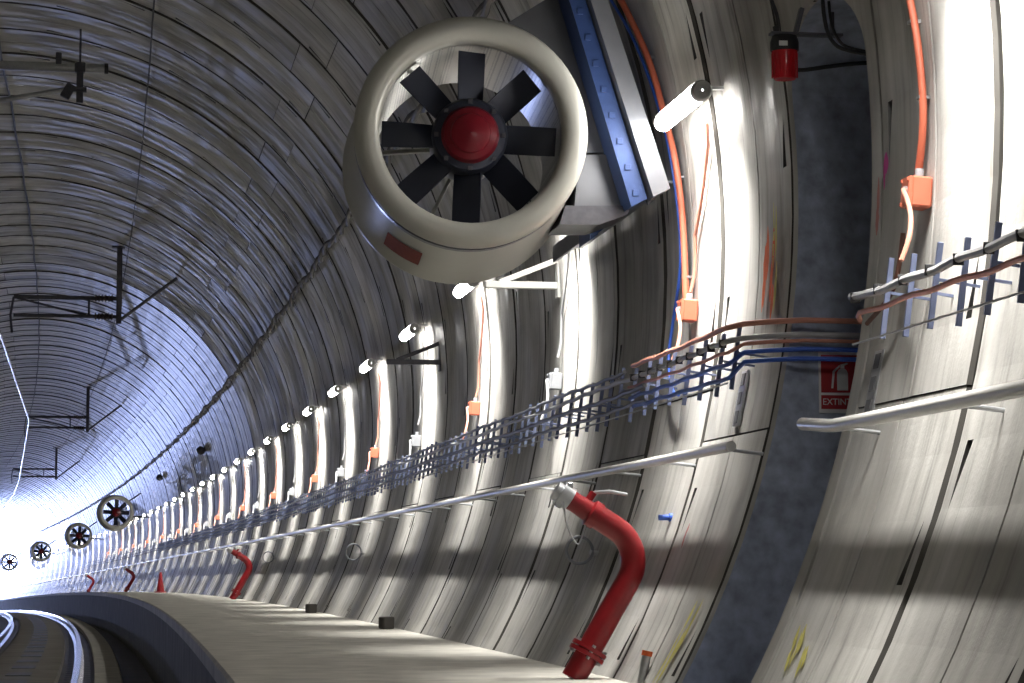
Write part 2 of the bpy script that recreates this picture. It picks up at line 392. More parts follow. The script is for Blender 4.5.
# ------------------------------------------------------------------ walkway, track bed, rails
WK = -2.056; UE = 1.94
def sweep(poly, s0, s1, ds, closed=True, gap=0.0, mb=None):
    mb = mb or MB(); m = max(1, int(round((s1 - s0) / ds))); n = len(poly); b = len(mb.v)
    for i in range(m + 1):
        s = s0 + (s1 - s0) * i / m
        for u, w in poly: mb.v.append(tuple(P(s, u, w)))
    for i in range(m):
        for j in range(n if closed else n - 1):
            j2 = (j + 1) % n; mb.f.append((b + i * n + j, b + i * n + j2, b + (i + 1) * n + j2, b + (i + 1) * n + j))
    if closed: mb.f += [tuple(b + j for j in range(n)), tuple(b + m * n + j for j in range(n))[::-1]]
    return mb
def sub_floor():
    poly = [(-3.0, -2.95), (-3.0, -3.3), (2.7, -3.3), (2.7, -3.12), (1.48, -3.12), (1.48, -2.98), (-1.2, -2.98), (-1.2, -2.95)]
    return sweep(poly, SA, SB, 3.0)
floor = structure('floor', sub_floor().mesh('floor', DITCHM)); tag(floor, 'dark concrete invert of the tunnel')
walk = structure('walkway', sweep([(2.10, -2.3), (3.4, -2.3), (3.2, -3.05), (2.10, -3.05)], SA, SB, 3.0).mesh('walkway', SIDEM)); tag(walk, 'raised concrete service walkway along the right wall')
uw = math.sqrt(R * R - WK * WK)
wpoly = [(UE + 0.03, WK), (UE, WK - 0.03), (UE, -3.12), (UE + 0.22, -3.12), (UE + 0.22, WK - 0.16), (uw - 0.1, WK - 0.16), (uw + 0.02, WK)]
top_poly = [(UE - 0.015, WK), (UE - 0.03, WK - 0.015), (UE - 0.03, WK - 0.10), (UE + 0.05, WK - 0.12), (uw - 0.12, WK - 0.12), (uw + 0.01, WK)]
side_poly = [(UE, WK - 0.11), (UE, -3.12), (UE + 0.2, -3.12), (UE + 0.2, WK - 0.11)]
L2 = 2 * RP
for i in range(-3, 36):
    s = ring_s(0) + L2 * i
    if s < 70:
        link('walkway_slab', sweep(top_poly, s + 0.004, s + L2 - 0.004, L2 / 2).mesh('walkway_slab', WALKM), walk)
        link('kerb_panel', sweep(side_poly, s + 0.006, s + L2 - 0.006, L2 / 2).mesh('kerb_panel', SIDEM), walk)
s = ring_s(0) + L2 * 26
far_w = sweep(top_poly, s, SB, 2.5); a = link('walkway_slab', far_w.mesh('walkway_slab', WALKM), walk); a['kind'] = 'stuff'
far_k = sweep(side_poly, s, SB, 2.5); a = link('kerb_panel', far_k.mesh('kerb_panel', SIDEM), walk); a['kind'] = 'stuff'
link('track_kerb', sweep([(1.13, -2.90), (1.13, -3.1), (1.47, -3.1), (1.47, -2.92), (1.45, -2.90)], SA, SB, 2.0).mesh('track_kerb', WALKM), floor)
link('track_slab', sweep([(-0.33, -2.92), (-0.36, -2.99), (0.68, -2.99), (0.65, -2.92)], SA, SB, 2.0).mesh('track_slab', FLOORM), floor)
for i in range(60):                       # grating panels let into the slab, rail seats
    s = 22 + i * 2.4
    if s < 90: link('drain_grate', sweep([(0.0, -2.912), (0.0, -2.93), (0.32, -2.93), (0.32, -2.912)], s, s + 0.9, 0.9).mesh('drain_grate', DSTEEL), floor)
def rail_prof(c):
    pts = [(-0.035, 0), (0.035, 0), (0.037, -0.03), (0.01, -0.05), (0.009, -0.13), (0.075, -0.155), (0.075, -0.17), (-0.075, -0.17), (-0.075, -0.155), (-0.009, -0.13), (-0.01, -0.05), (-0.037, -0.03)]
    return [(c + x, -2.82 + z) for x, z in pts]
for c, lab in ((0.91, 'shiny steel running rail on the side near the walkway'), (-0.59, 'shiny steel running rail on the side away from the walkway')):
    t = thing('rail', lab, 'rail', SA, c, -2.99, 'running rails')
    m = sweep(rail_prof(c), SA, SB, 2.0).mesh('rail_bar', RAILTOP)
    o = link('rail_bar', m); o.parent = t; t.matrix_basis; bpy.context.view_layer.update(); o.matrix_parent_inverse = t.matrix_world.inverted()
    seat = MB()
    seat.box((0, 0, 0), (0.34, 0.16, 0.05))
    sm = seat.mesh('rail_seat', DSTEEL)
    for i in range(70):
        s = 24 + i * 0.65
        q = link('rail_seat', sm, t); q.matrix_parent_inverse = t.matrix_world.inverted(); q.location = P(s, c, -3.0); q.rotation_euler = (0, 0, head(s))

def smooth_pts(pts, k=4):
    out = []; n = len(pts)
    for i in range(n - 1):
        p0, p1, p2, p3 = pts[max(i - 1, 0)], pts[i], pts[i + 1], pts[min(i + 2, n - 1)]
        for j in range(k):
            t = j / k
            out.append(tuple(0.5 * ((2 * b) + (-a + c) * t + (2 * a - 5 * b + 4 * c - d) * t * t + (-a + 3 * b - 3 * c + d) * t ** 3) for a, b, c, d in zip(p0, p1, p2, p3)))
    out.append(tuple(pts[-1])); return out

# ------------------------------------------------------------------ wall tube lamps and their junction boxes
LS = 3.7107; LD = 10.5352; LTH = 8.85; LR = 4.05; LL = 0.88
lu, lw = pol(LTH, LR)
ORD = ['first', 'second', 'third', 'fourth', 'fifth', 'sixth', 'seventh', 'eighth', 'ninth', 'tenth', 'eleventh', 'twelfth', 'thirteenth', 'fourteenth', 'fifteenth', 'sixteenth']
def lamp_meshes():
    n = 16; r = 0.043
    tube = MB().lathe([(0.004, LL), (0.02, LL - 0.004), (0.034, LL - 0.015), (r, LL - 0.045), (r, 0.035)], 20)
    cap = MB().lathe([(0.003, -0.004), (0.040, -0.004), (0.048, 0.004), (0.049, 0.04), (r + 0.001, 0.046)], 24)
    hood = MB(); k = 10
    for y in (0.04, LL + 0.01):
        for j in range(k + 1):
            g = math.radians(-5 + 126 * j / k); hood.v.append((0.052 * math.cos(g), y, 0.052 * math.sin(g)))
        for j in range(k, -1, -1):
            g = math.radians(-5 + 126 * j / k); hood.v.append((0.049 * math.cos(g), y, 0.049 * math.sin(g)))
    m = 2 * (k + 1)
    hood.f += [(j, (j + 1) % m, m + (j + 1) % m, m + j) for j in range(m)]
    for j in range(k): hood.f += [(j, j + 1, m - 2 - j, m - 1 - j), (m + j, m + m - 1 - j, m + m - 2 - j, m + j + 1)]
    wu = math.sqrt(R * R - lw * lw) - lu
    br = MB()
    br.box((wu / 2 + 0.0, 0, 0.052), (wu + 0.04, 0.03, 0.014))
    return tube.mesh('tube', TUBE, True), cap.mesh('end_cap', CAPM, True), hood.mesh('hood', CAPM, True), br.mesh('bracket', STEEL, True)
LM = lamp_meshes()
lamp_light = bpy.data.lights.new('lamp_light', 'AREA'); lamp_light.shape = 'RECTANGLE'; lamp_light.size = 0.05; lamp_light.size_y = 0.80
lamp_light.energy = LAMP_W; lamp_light.color = (1.0, 0.972, 0.925); lamp_light.spread = math.radians(70)
def box_meshes(mat, tailmat):
    b = MB(); b.box((0, 0, 0), (0.075, 0.09, 0.108))
    lid = MB(); lid.box((-0.042, 0, 0), (0.014, 0.085, 0.103))
    for y in (-0.034, 0.034):
        for z in (-0.041, 0.041): lid.box((-0.051, y, z), (0.006, 0.012, 0.012))
    gl = MB().lathe([(0.004, 0.085), (0.014, 0.085), (0.016, 0.078), (0.016, 0.052), (0.02, 0.050)], 12, (0, 0, 0), 'z')
    gf = MB(); gf.tube([(-0.045, -0.015, 0.0), (-0.056, -0.025, 0.0)], 0.016, 10)
    pts = smooth_pts([(-0.05, -0.02, 0), (-0.066, -0.04, -0.004), (-0.068, -0.09, -0.04), (-0.07, -0.15, -0.11), (-0.085, -0.19, -0.19), (-0.11, -0.20, -0.27)])
    tl = MB().tube(pts, 0.009, 8)
    return b.mesh('box_body', mat, False), lid.mesh('box_lid', mat, False), gl.mesh('cable_gland', BOXGREY, True), gf.mesh('front_gland', BOXGREY, True), tl.mesh('cable_tail', tailmat, True)
BXO, BXG = box_meshes(ORANGE, SALMON), box_meshes(BOXGREY, GREYC)
BTH = -4.0
NL = 42
for i in range(-4, NL):
    s = LD + LS * i
    if i < 0 and i != -1 : lab, grp = 'tube lamp on the right wall behind the viewpoint', 'tube lamps behind the viewpoint'
    elif i == -1: lab, grp = 'tube lamp just above the frame over the nearest orange box', 'tube lamps along the right wall'
    elif i == 0: lab, grp = 'large lit tube lamp with round grey end cap, right of the big fan', 'tube lamps along the right wall'
    elif i == 1: lab, grp = 'lit tube lamp half hidden under the big fan mount', 'tube lamps along the right wall'
    elif i < 14: lab, grp = 'lit tube lamp on the right wall, %s of the row from the big fan' % ORD[i - 1], 'tube lamps along the right wall'
    else: lab, grp = 'tiny distant lit tube lamp in the row towards the tunnel bend', 'distant tube lamps'
    t = thing('tube_lamp', lab, 'lamp', s, lu, lw, grp)
    for nm, me in zip(('tube', 'end_cap', 'hood', 'bracket'), LM):
        if i > 24 and nm == 'bracket': continue
        if nm == 'bracket':
            for y in (0.2, 0.68): link(nm, me, t).location = (0, y, 0)
        else: link(nm, me, t)
    lo = bpy.data.objects.new('lamp_light', lamp_light); C.objects.link(lo); lo.parent = t
    lo.location = (0.0, LL / 2, -0.046); lo.rotation_euler = (0, math.radians(-8), 0)
    if i < -1 or i > 26: continue
    # junction box
    sb = s + 0.92; bu, bw = pol(BTH, R - 0.045)
    od = (i % 2 == 0) if i >= 0 else True
    if not od: bu, bw = pol(-4.9, R - 0.045); sb += 0.03
    if i == -1: sb = s + 1.1; od = True; bw += 0.04
    where = {-1: 'on the wall right of the niche', 0: 'under the large lamp left of the niche', 1: 'under the big fan', 2: 'next past the first pale grey box'}.get(i)
    colr = 'orange' if od else 'pale grey'
    if where is None: where = ('%s in the row under the lamps' % ORD[i]) if i < 14 else 'tiny and far along the row'
    t2 = thing('junction_box', '%s plastic junction box %s' % (colr, where), 'junction box', sb, bu, bw, '%s junction boxes' % colr)
    t2.rotation_euler = (0, math.radians(-BTH) , head(sb))
    for nm, me in zip(('box_body', 'box_lid', 'cable_gland', 'front_gland', 'cable_tail'), BXO if od else BXG): link(nm, me, t2)
    # feed cable from lamp to box
    if i >= 0:
        pts = []
        for j in range(9):
            f = j / 8; th = LTH - 1.2 + (BTH + 1.25 - LTH + 1.2) * f; pts.append(P(s + 0.42 + (sb - s - 0.42) * min(1, f * 1.6) + 0.01 * math.sin(f * 9), *pol(th, R - 0.02 - (0.02 if f in (0, 1) else 0))))
        c = link('lamp_cable', MB().tube(pts, 0.009, 6).mesh('lamp_cable', SALMON if od else GREYC, True))
        tag(c, ('salmon' if od else 'grey') + ' lamp cable above the %s box %s' % (colr, where), 'cable', 'lamp feed cables')

# ------------------------------------------------------------------ big conduits on the near wall
def pathtube(name, lab, cat, pts, r, mat, grp=None, n=10):
    o = link(name, MB().tube([P(*p) for p in pts], r, n).mesh(name, mat, True)); return tag(o, lab, cat, grp)
def wallpts(lst, rr): return [(s, *pol(th, rr)) for s, th in lst]
pathtube('conduit', 'thick orange conduit running down beside the blue fan frame', 'conduit', smooth_pts(wallpts([(12.35, 27), (12.1, 22), (11.95, 19), (11.78, 14.3), (11.70, 9.7), (11.63, 6.7), (11.58, 2.5), (11.50, -3.4)], 4.15)), 0.017, ORANGE)
pathtube('cable', 'thin blue cable looping down to the cable rack beside the orange conduit', 'cable', smooth_pts(wallpts([(12.42, 26), (12.15, 20), (11.95, 16), (11.80, 11), (11.72, 7), (11.66, 2.5), (11.66, -1), (11.78, -4.5), (11.80, -7.0), (11.62, -9.2), (11.45, -9.8)], 4.15)), 0.008, BLUEC)
pathtube('conduit', 'orange conduit down the wall to the near orange box', 'conduit', smooth_pts(wallpts([(8.03, 10), (7.97, 6), (7.93, 3), (7.92, 0), (7.98, -2.75)], 4.165)), 0.014, ORANGE)
pathtube('cable', 'brown cable from the near orange box down behind the rack', 'cable', smooth_pts(wallpts([(8.03, -5.2), (8.05, -7), (8.12, -8.2), (8.35, -9.2)], 4.14)), 0.009, plain('brown_cable', (0.16, 0.07, 0.05), 0.5))
for (s, th) in ((7.97, 5), (7.93, 1.2), (11.80, 14.5), (11.66, 5.6), (11.52, -1.6)):
    u, w = pol(th, 4.165); o = link('conduit_clip', MB().box((0, 0, 0), (0.04, 0.035, 0.012)).mesh('conduit_clip', STEEL)); o.location = P(s, u + 0.005, w)
    tag(o, 'small steel clip on the orange conduit %s' % {7.97: 'near the top right edge', 7.93: 'just above the near orange box', 11.80: 'level with the large lamp', 11.66: 'below the large lamp', 11.52: 'above the orange box left of the niche'}[s], 'clip', 'conduit clips')

# ------------------------------------------------------------------ cable rack and its cables
RU = 3.977; DW = -0.068      # rack line and its drop
def rack(name, lab, s0, s1, ds, parent_label=None):
    t = thing(name, lab, 'cable rack', s0, RU, -0.60 + DW)
    pm = MB(); pm.box((0.016, 0, 0.01), (0.019, 0.012, 0.28)); pm.box((0.10, 0, 0.03), (0.17, 0.008, 0.010))
    me = pm.mesh('post', BARBLUE, False); t_inv = None
    bpy.context.view_layer.update(); inv = t.matrix_world.inverted()
    s = s0; n = 0
    while s < s1 and n < 260:
        o = link('post', me, t); o.matrix_parent_inverse = inv; o.location = P(s, RU, -0.585 + DW + random.uniform(-0.02, 0.02)); o.rotation_euler = (random.uniform(-0.05, 0.05), math.radians(8), head(s)); s += ds * random.uniform(0.85, 1.15); n += 1
    wire = MB().tube([P(s0 + (s1 - s0) * i / 40, RU - 0.02, -0.695 + DW) for i in range(41)], 0.004, 6)
    o = link('rail_wire', wire.mesh('rail_wire', STEEL, True), t); o.matrix_parent_inverse = inv
    return t
rack('cable_rack', 'short cable rack of upright blue-grey bars right of the niche', 5.4, 8.10, 0.29)
rack('cable_rack', 'long cable rack of upright dark bars running along the wall past the niche', 9.93, 78, 0.30)
def cable(lab, s0, s1, u, w, r, mat, ds=0.12, wob=0.003, pre=(), post=(), grp='cables on the wall rack'):
    pts = list(pre); n = int((s1 - s0) / ds); ph = random.random() * 6
    for i in range(n + 1):
        s = s0 + (s1 - s0) * i / n; pts.append((s, u + wob * 0.5 * math.sin(s * 7 + ph), w + wob * math.sin(s * 12.5 + ph * 2) + wob * math.sin(s * 2.1 + ph)))
    pts += list(post)
    o = link('cable', MB().tube([P(a, b + 0.01, c + DW) for a, b, c in pts], r, 8).mesh('cable', mat, True)); return tag(o, lab, 'cable', grp)
# near rack
near_grey = cable('thick pale grey cable tied along the near rack', 5.4, 7.98, 3.945, -0.535, 0.015, GREYC, 0.08, 0.004, (), ((8.04, 3.946, -0.532), (8.10, 3.945, -0.527)))
cable('salmon cable under the thick grey one on the near rack', 5.4, 8.0, 3.945, -0.60, 0.010, SALMON, 0.08, 0.004, (), ((8.04, 3.95, -0.602), (8.07, 3.965, -0.61)))
# far rack: five coloured cables that turn into the niche
def turn(w, m): return ((9.60, 4.75, w), (9.61, 4.45, w), (9.63, 4.20, w + 0.004), (9.68, 4.06, w), (9.78, 3.985, w))
cable('thick orange cable turning into the niche at the top of the rack', 9.9, 11.9, 3.945, -0.46, 0.012, SALMON, 0.1, 0.003, turn(-0.455, 0))
far_grey = cable('grey cable turning into the niche under the orange one', 9.9, 66, 3.945, -0.52, 0.012, GREYC, 0.15, 0.004, turn(-0.515, 0))
cable('thin pink cable turning into the niche', 9.9, 12.0, 3.945, -0.565, 0.008, SALMON, 0.1, 0.003, turn(-0.54, 0))
cable('upper blue cable turning into the niche', 9.9, 12.0, 3.95, -0.615, 0.010, BLUEC, 0.1, 0.003, turn(-0.575, 0))
cable('lower blue cable turning into the niche', 9.9, 11.9, 3.95, -0.67, 0.010, BLUEC, 0.1, 0.003, turn(-0.615, 0))
cable('dark grey cable, middle one on the long rack', 11.6, 120, 3.945, -0.585, 0.013, DGREYC, 0.25, 0.005)
cable('dark grey cable, lowest one on the long rack', 11.6, 120, 3.95, -0.655, 0.011, DGREYC, 0.25, 0.005)
cable('dark cable, topmost one on the long rack', 12.1, 120, 3.945, -0.475, 0.010, DGREYC, 0.25, 0.005)
# cable ties
tie = MB(); tie.box((0, 0, 0), (0.034, 0.007, 0.036)); tiem = tie.mesh('cable_tie', BLACK)
for s in [5.9 + 0.27 * i for i in range(9)] + [10.0 + 0.21 * i for i in range(10)]:
    o = link('cable_tie', tiem, near_grey if s < 9 else far_grey); o.location = P(s, 3.955, (-0.535 if s < 9 else -0.52) + DW); o.rotation_euler = (random.uniform(-0.3, 0.3), 0, 0)

# ------------------------------------------------------------------ handrails
def handrail(lab, s0, s1, ends, ds, r, grp):
    hu, hw = pol(-14.85, 4.06)
    t = thing('handrail', lab, 'handrail', s0, hu, hw, grp); bpy.context.view_layer.update(); inv = t.matrix_world.inverted()
    pts = [(s0 + (s1 - s0) * i / max(2, int((s1 - s0) / 1.0)), hu, hw) for i in range(max(2, int((s1 - s0) / 1.0)) + 1)]
    pts = list(ends[0]) + pts + list(ends[1])
    o = link('tube', MB().tube([P(*p) for p in pts], r, 14).mesh('tube', WHITEP, True), t); o.matrix_parent_inverse = inv
    s = s0 + (0.02 if s0 > 9 else 0.45); wu = math.sqrt(R * R - (hw - 0.05) ** 2)
    while s < min(s1, 60):
        a = MB().tube([P(s, hu + 0.01, hw - 0.015), P(s, wu + 0.01, hw - 0.03)], 0.008, 8)
        o = link('bracket', a.mesh('bracket', STEEL, True), t); o.matrix_parent_inverse = inv; s += RP
hu, hw = pol(-14.85, 4.06)
handrail('white tubular handrail on the wall right of the niche', 5.2, 8.15, ((), ((8.25, hu + 0.003, hw + 0.002), (8.35, hu + 0.008, hw + 0.008), (8.74, hu + 0.028, hw + 0.036))), RP, 0.0245, 'handrails')
handrail('long white tubular handrail from the niche to the tunnel bend', 9.74, 200, ((), ()), RP, 0.023, 'handrails')

# ------------------------------------------------------------------ jet fans
FU, FW = 3.035, 0.534
def fan(label, s, u, w, full=True, grp=None):
    t = thing('jet_fan', label, 'fan', s, u, w, grp)
    n = 64 if full else 28
    lip = [(0.425, 0.10), (0.426, 0.035), (0.432, 0.016), (0.446, 0.003), (0.470, -0.006), (0.500, -0.006), (0.524, 0.004), (0.540, 0.024), (0.545, 0.05), (0.540, 0.085), (0.528, 0.10)]
    part(t, 'inlet_ring', MB().lathe(lip, n), BEIGE)
    part(t, 'casing', MB().lathe([(0.528, 0.085), (0.532, 0.12), (0.575, 1.15), (0.580, 1.17), (0.580, 1.21), (0.52, 1.23)], n), BEIGE)
    part(t, 'liner', MB().lathe([(0.425, 0.12), (0.425, 1.05), (0.45, 1.15), (0.52, 1.23)], n), LINER)
    if full:
        part(t, 'band', MB().lathe([(0.533, 0.135), (0.541, 0.135), (0.541, 0.20), (0.533, 0.20)], n), GREYP)
    hy = 0.13
    hub = part(t, 'hub', MB().lathe([(0.10, hy - 0.02), (0.165, hy - 0.01), (0.178, hy + 0.01), (0.178, hy + 0.30), (0.15, hy + 0.42), (0.02, hy + 0.5)], 32 if full else 16), BLADE)
    part(hub, 'nose_cone', MB().lathe([(0.002, hy - 0.085), (0.05, hy - 0.08), (0.09, hy - 0.065), (0.095, hy - 0.055), (0.122, hy - 0.045), (0.135, hy - 0.02), (0.138, hy + 0.0)], 36 if full else 16), REDDEEP)
    bl = MB(); m = 7
    for j in range(m):
        f = j / (m - 1); r = 0.165 + 0.245 * f; ch = 0.075 - 0.008 * f; tw = math.radians(38 - 20 * f)
        for (a, b) in ((-1, 0.004), (0, 0.011), (1, 0.003), (1, -0.003), (0, -0.002), (-1, -0.004)):
            x = a * ch * math.cos(tw) - b * math.sin(tw); y = a * ch * math.sin(tw) + b * math.cos(tw)
            bl.v.append((x, hy + 0.08 + y, r))
    for j in range(m - 1):
        for q in range(6): bl.f.append((j * 6 + q, j * 6 + (q + 1) % 6, (j + 1) * 6 + (q + 1) % 6, (j + 1) * 6 + q))
    bl.f.append(tuple(range((m - 1) * 6, m * 6)))
    bm_ = bl.mesh('blade', BLADE, True)
    for k in range(8):
        o = link('blade', bm_, t); o.rotation_euler = (0, math.radians(45 * k + 2), 0)
    sp = MB(); sp.box((0, hy + 0.38, 0.30), (0.018, 0.05, 0.26)); spm = sp.mesh('stay', BEIGE)
    for a in (-34, 86, 206, 266 if full else 266):
        o = link('stay', spm, t); o.rotation_euler = (0, math.radians(a), 0)
    if full:
        bo = MB()
        for k in range(8):
            g = 2 * math.pi * k / 8; bo.box((0.158 * math.cos(g), hy - 0.016, 0.158 * math.sin(g)), (0.02, 0.012, 0.02))
        part(t, 'hub_bolts', bo, DSTEEL)['kind'] = 'stuff'
        stx = MB()
        for i in range(7):
            for y in (0.50, 0.86):
                g = math.radians(228 + i * 3.4); rr = 0.532 + 0.043 * (y - 0.12) / 1.03 + 0.004; stx.v.append((rr * math.cos(g), y, rr * math.sin(g)))
        stx.f += [(2 * i, 2 * i + 1, 2 * i + 3, 2 * i + 2) for i in range(6)]
        part(t, 'warning_plate', stx, STICK, False, 'rust-red warning plate on the casing')
    t.scale = (1.035, 1.0, 1.035)
    if full: t.rotation_euler = (0, 0, head(s) - math.radians(4))
    if full: return t
    for y in (0.35, 0.85):
        part(t, 'hanger', MB().tube([(0.40, y, 0.36), (0.78, y, 0.62)], 0.02, 8), DSTEEL); part(t, 'hanger', MB().tube([(0.50, y, -0.12), (1.10, y, -0.14)], 0.02, 8), DSTEEL)
    return t
fan('big beige jet fan with red hub and eight dark blades', 11.22, FU, FW)
fan('small distant jet fan with red hub above the far lamps', 79.5, FU - 0.30, FW, False, 'distant jet fans')
fan('second distant jet fan down the tunnel, further than the red-hub one', 110, FU - 0.05, FW, False, 'distant jet fans')
fan('third distant jet fan down the tunnel, pale in the glare', 140, FU, FW, False, 'distant jet fans')
fan('farthest faint jet fan beside the bright train light', 166, FU, FW, False, 'distant jet fans')

# fan mount: housing panel, blue and grey ribs, foot rail
def uw_at(px, py, s):          # only used to lay the mount out in the section plane
    A = (px - 512) / FPX; B = (341.5 - py) / FPX
    yc = math.cos(PIT) - B * math.sin(PIT); z = math.sin(PIT) + B * math.cos(PIT)
    dx = A * math.cos(YAW) + yc * math.sin(YAW); dy = -A * math.sin(YAW) + yc * math.cos(YAW)
    return UC + dx / dy * s + 0.5 * KAP * max(s - SK, 0) ** 2, WC + z / dy * s
t = thing('fan_mount', 'grey sheet metal fan mount with blue and grey steel ribs beside the big fan', 'fan mount', 11.9, 3.95, 0.35)
bpy.context.view_layer.update(); minv = t.matrix_world.inverted()
def mpart(nm, mb, mat, smooth=False):
    o = link(nm, mb.mesh(nm, mat, smooth), t); o.matrix_parent_inverse = minv; return o
def sprism(poly, s0, s1):
    n = len(poly); mb = MB(); mb.v = [tuple(P(s0, *p)) for p in poly] + [tuple(P(s1, *p)) for p in poly]
    mb.f = [tuple(range(n)), tuple(range(2 * n - 1, n - 1, -1))] + [(j, j + n, (j + 1) % n + n, (j + 1) % n) for j in range(n)]; return mb
up = [uw_at(x, y, 11.85) for x, y in ((505, 22), (560, -12), (598, 55), (640, 150), (580, 150), (572, 105), (545, 62))]
mpart('upper_panel', sprism(up, 11.85, 12.75), GREYP)
lo = [uw_at(x, y, 11.83) for x, y in ((580, 152), (640, 152), (648, 190), (628, 203), (575, 203))]
mpart('lower_panel', sprism(lo, 11.83, 12.25), GREYP)
ed = [uw_at(x, y, 11.80) for x, y in ((566, 203), (632, 203), (628, 212), (600, 222), (560, 222))]
mpart('lower_flange', sprism(ed, 11.80, 12.2), DSTEEL)
def rib(th0, th1, r0, r1, s0, s1):
    mb = MB(); n = 16
    for i in range(n + 1):
        th = th0 + (th1 - th0) * i / n
        for s, r in ((s0, r0), (s0, r1), (s1, r1), (s1, r0)): mb.v.append(tuple(P(s, *pol(th, r))))
    for i in range(n):
        for j in range(4): mb.f.append((i * 4 + j, i * 4 + (j + 1) % 4, (i + 1) * 4 + (j + 1) % 4, (i + 1) * 4 + j))
    mb.f += [(0, 1, 2, 3), tuple(n * 4 + j for j in (3, 2, 1, 0))]
    return mb
def beam(x0, y0, x1, y1, wd, s0, s1): return sprism([uw_at(x, y, s0) for x, y in ((x0, y0), (x0 + wd, y0), (x1 + wd, y1 - 4), (x1, y1 + 4))], s0, s1)
mpart('blue_rib', beam(560, -35, 632, 200, 16, 11.62, 11.86), BLUEP)
mpart('rib_web', beam(576, -35, 649, 198, 9, 11.74, 11.77), DSTEEL)
mpart('grey_rib', beam(580, -38, 654, 190, 17, 11.55, 11.70), RIBGREY)
for i in range(8):
    mb = MB().box((0, 0, 0), (0.03, 0.012, 0.03)); o = mpart('rivet', mb, BLUEP); o.location = P(11.615, *uw_at(581 + i * 8, 8 + i * 26, 11.6))
for k in range(5):
    q = [uw_at(590 + 7 * k, 238 - 6.5 * k, 12.3), uw_at(598 + 7 * k, 232 - 6.5 * k, 12.3), uw_at(598 + 7 * k, 215 - 4 * k, 12.3), uw_at(590 + 7 * k, 219 - 4 * k, 12.3)]
    mpart('blue_packer', sprism(q, 12.28 + 0.02 * (k % 2), 12.6), BLUEP)
fr = MB()
u0, w0 = pol(4.9, 4.13)
n = 8
for i in range(n + 1):
    s = 11.75 + (14.3 - 11.75) * i / n
    for du, dw in ((-0.15, 0.05), (0.03, 0.05), (0.03, 0.038), (-0.135, 0.038), (-0.135, -0.05), (-0.15, -0.05)): fr.v.append(tuple(P(s, u0 + du, w0 + dw)))
for i in range(n):
    for j in range(6): fr.f.append((i * 6 + j, i * 6 + (j + 1) % 6, (i + 1) * 6 + (j + 1) % 6, (i + 1) * 6 + j))
fr.f += [tuple(range(6)), tuple(n * 6 + j for j in range(5, -1, -1))]
mpart('foot_angle', fr, RIBGREY)

# ------------------------------------------------------------------ triangular wall brackets
def tri_bracket(lab, s, mat):
    u, w = pol(3.6, R); t = thing('wall_bracket', lab, 'bracket', s, u, w, 'triangular wall brackets')
    part(t, 'arm', MB().box((-0.24, 0, 0.02), (0.50, 0.05, 0.045)), mat, False)
    a = math.atan2(0.16, 0.40); part(t, 'brace', MB().box((-0.20, 0, 0.115), (0.42, 0.04, 0.035), Matrix.Rotation(-a, 3, 'Y')), mat, False)
    part(t, 'wall_plate', MB().box((-0.008, 0, 0.09), (0.02, 0.10, 0.30)), mat, False)
tri_bracket('white triangular steel bracket on the wall under the big fan', 15.35, WHITEP)
tri_bracket('dark triangular steel bracket on the wall beyond the white one', 21.3, DSTEEL)

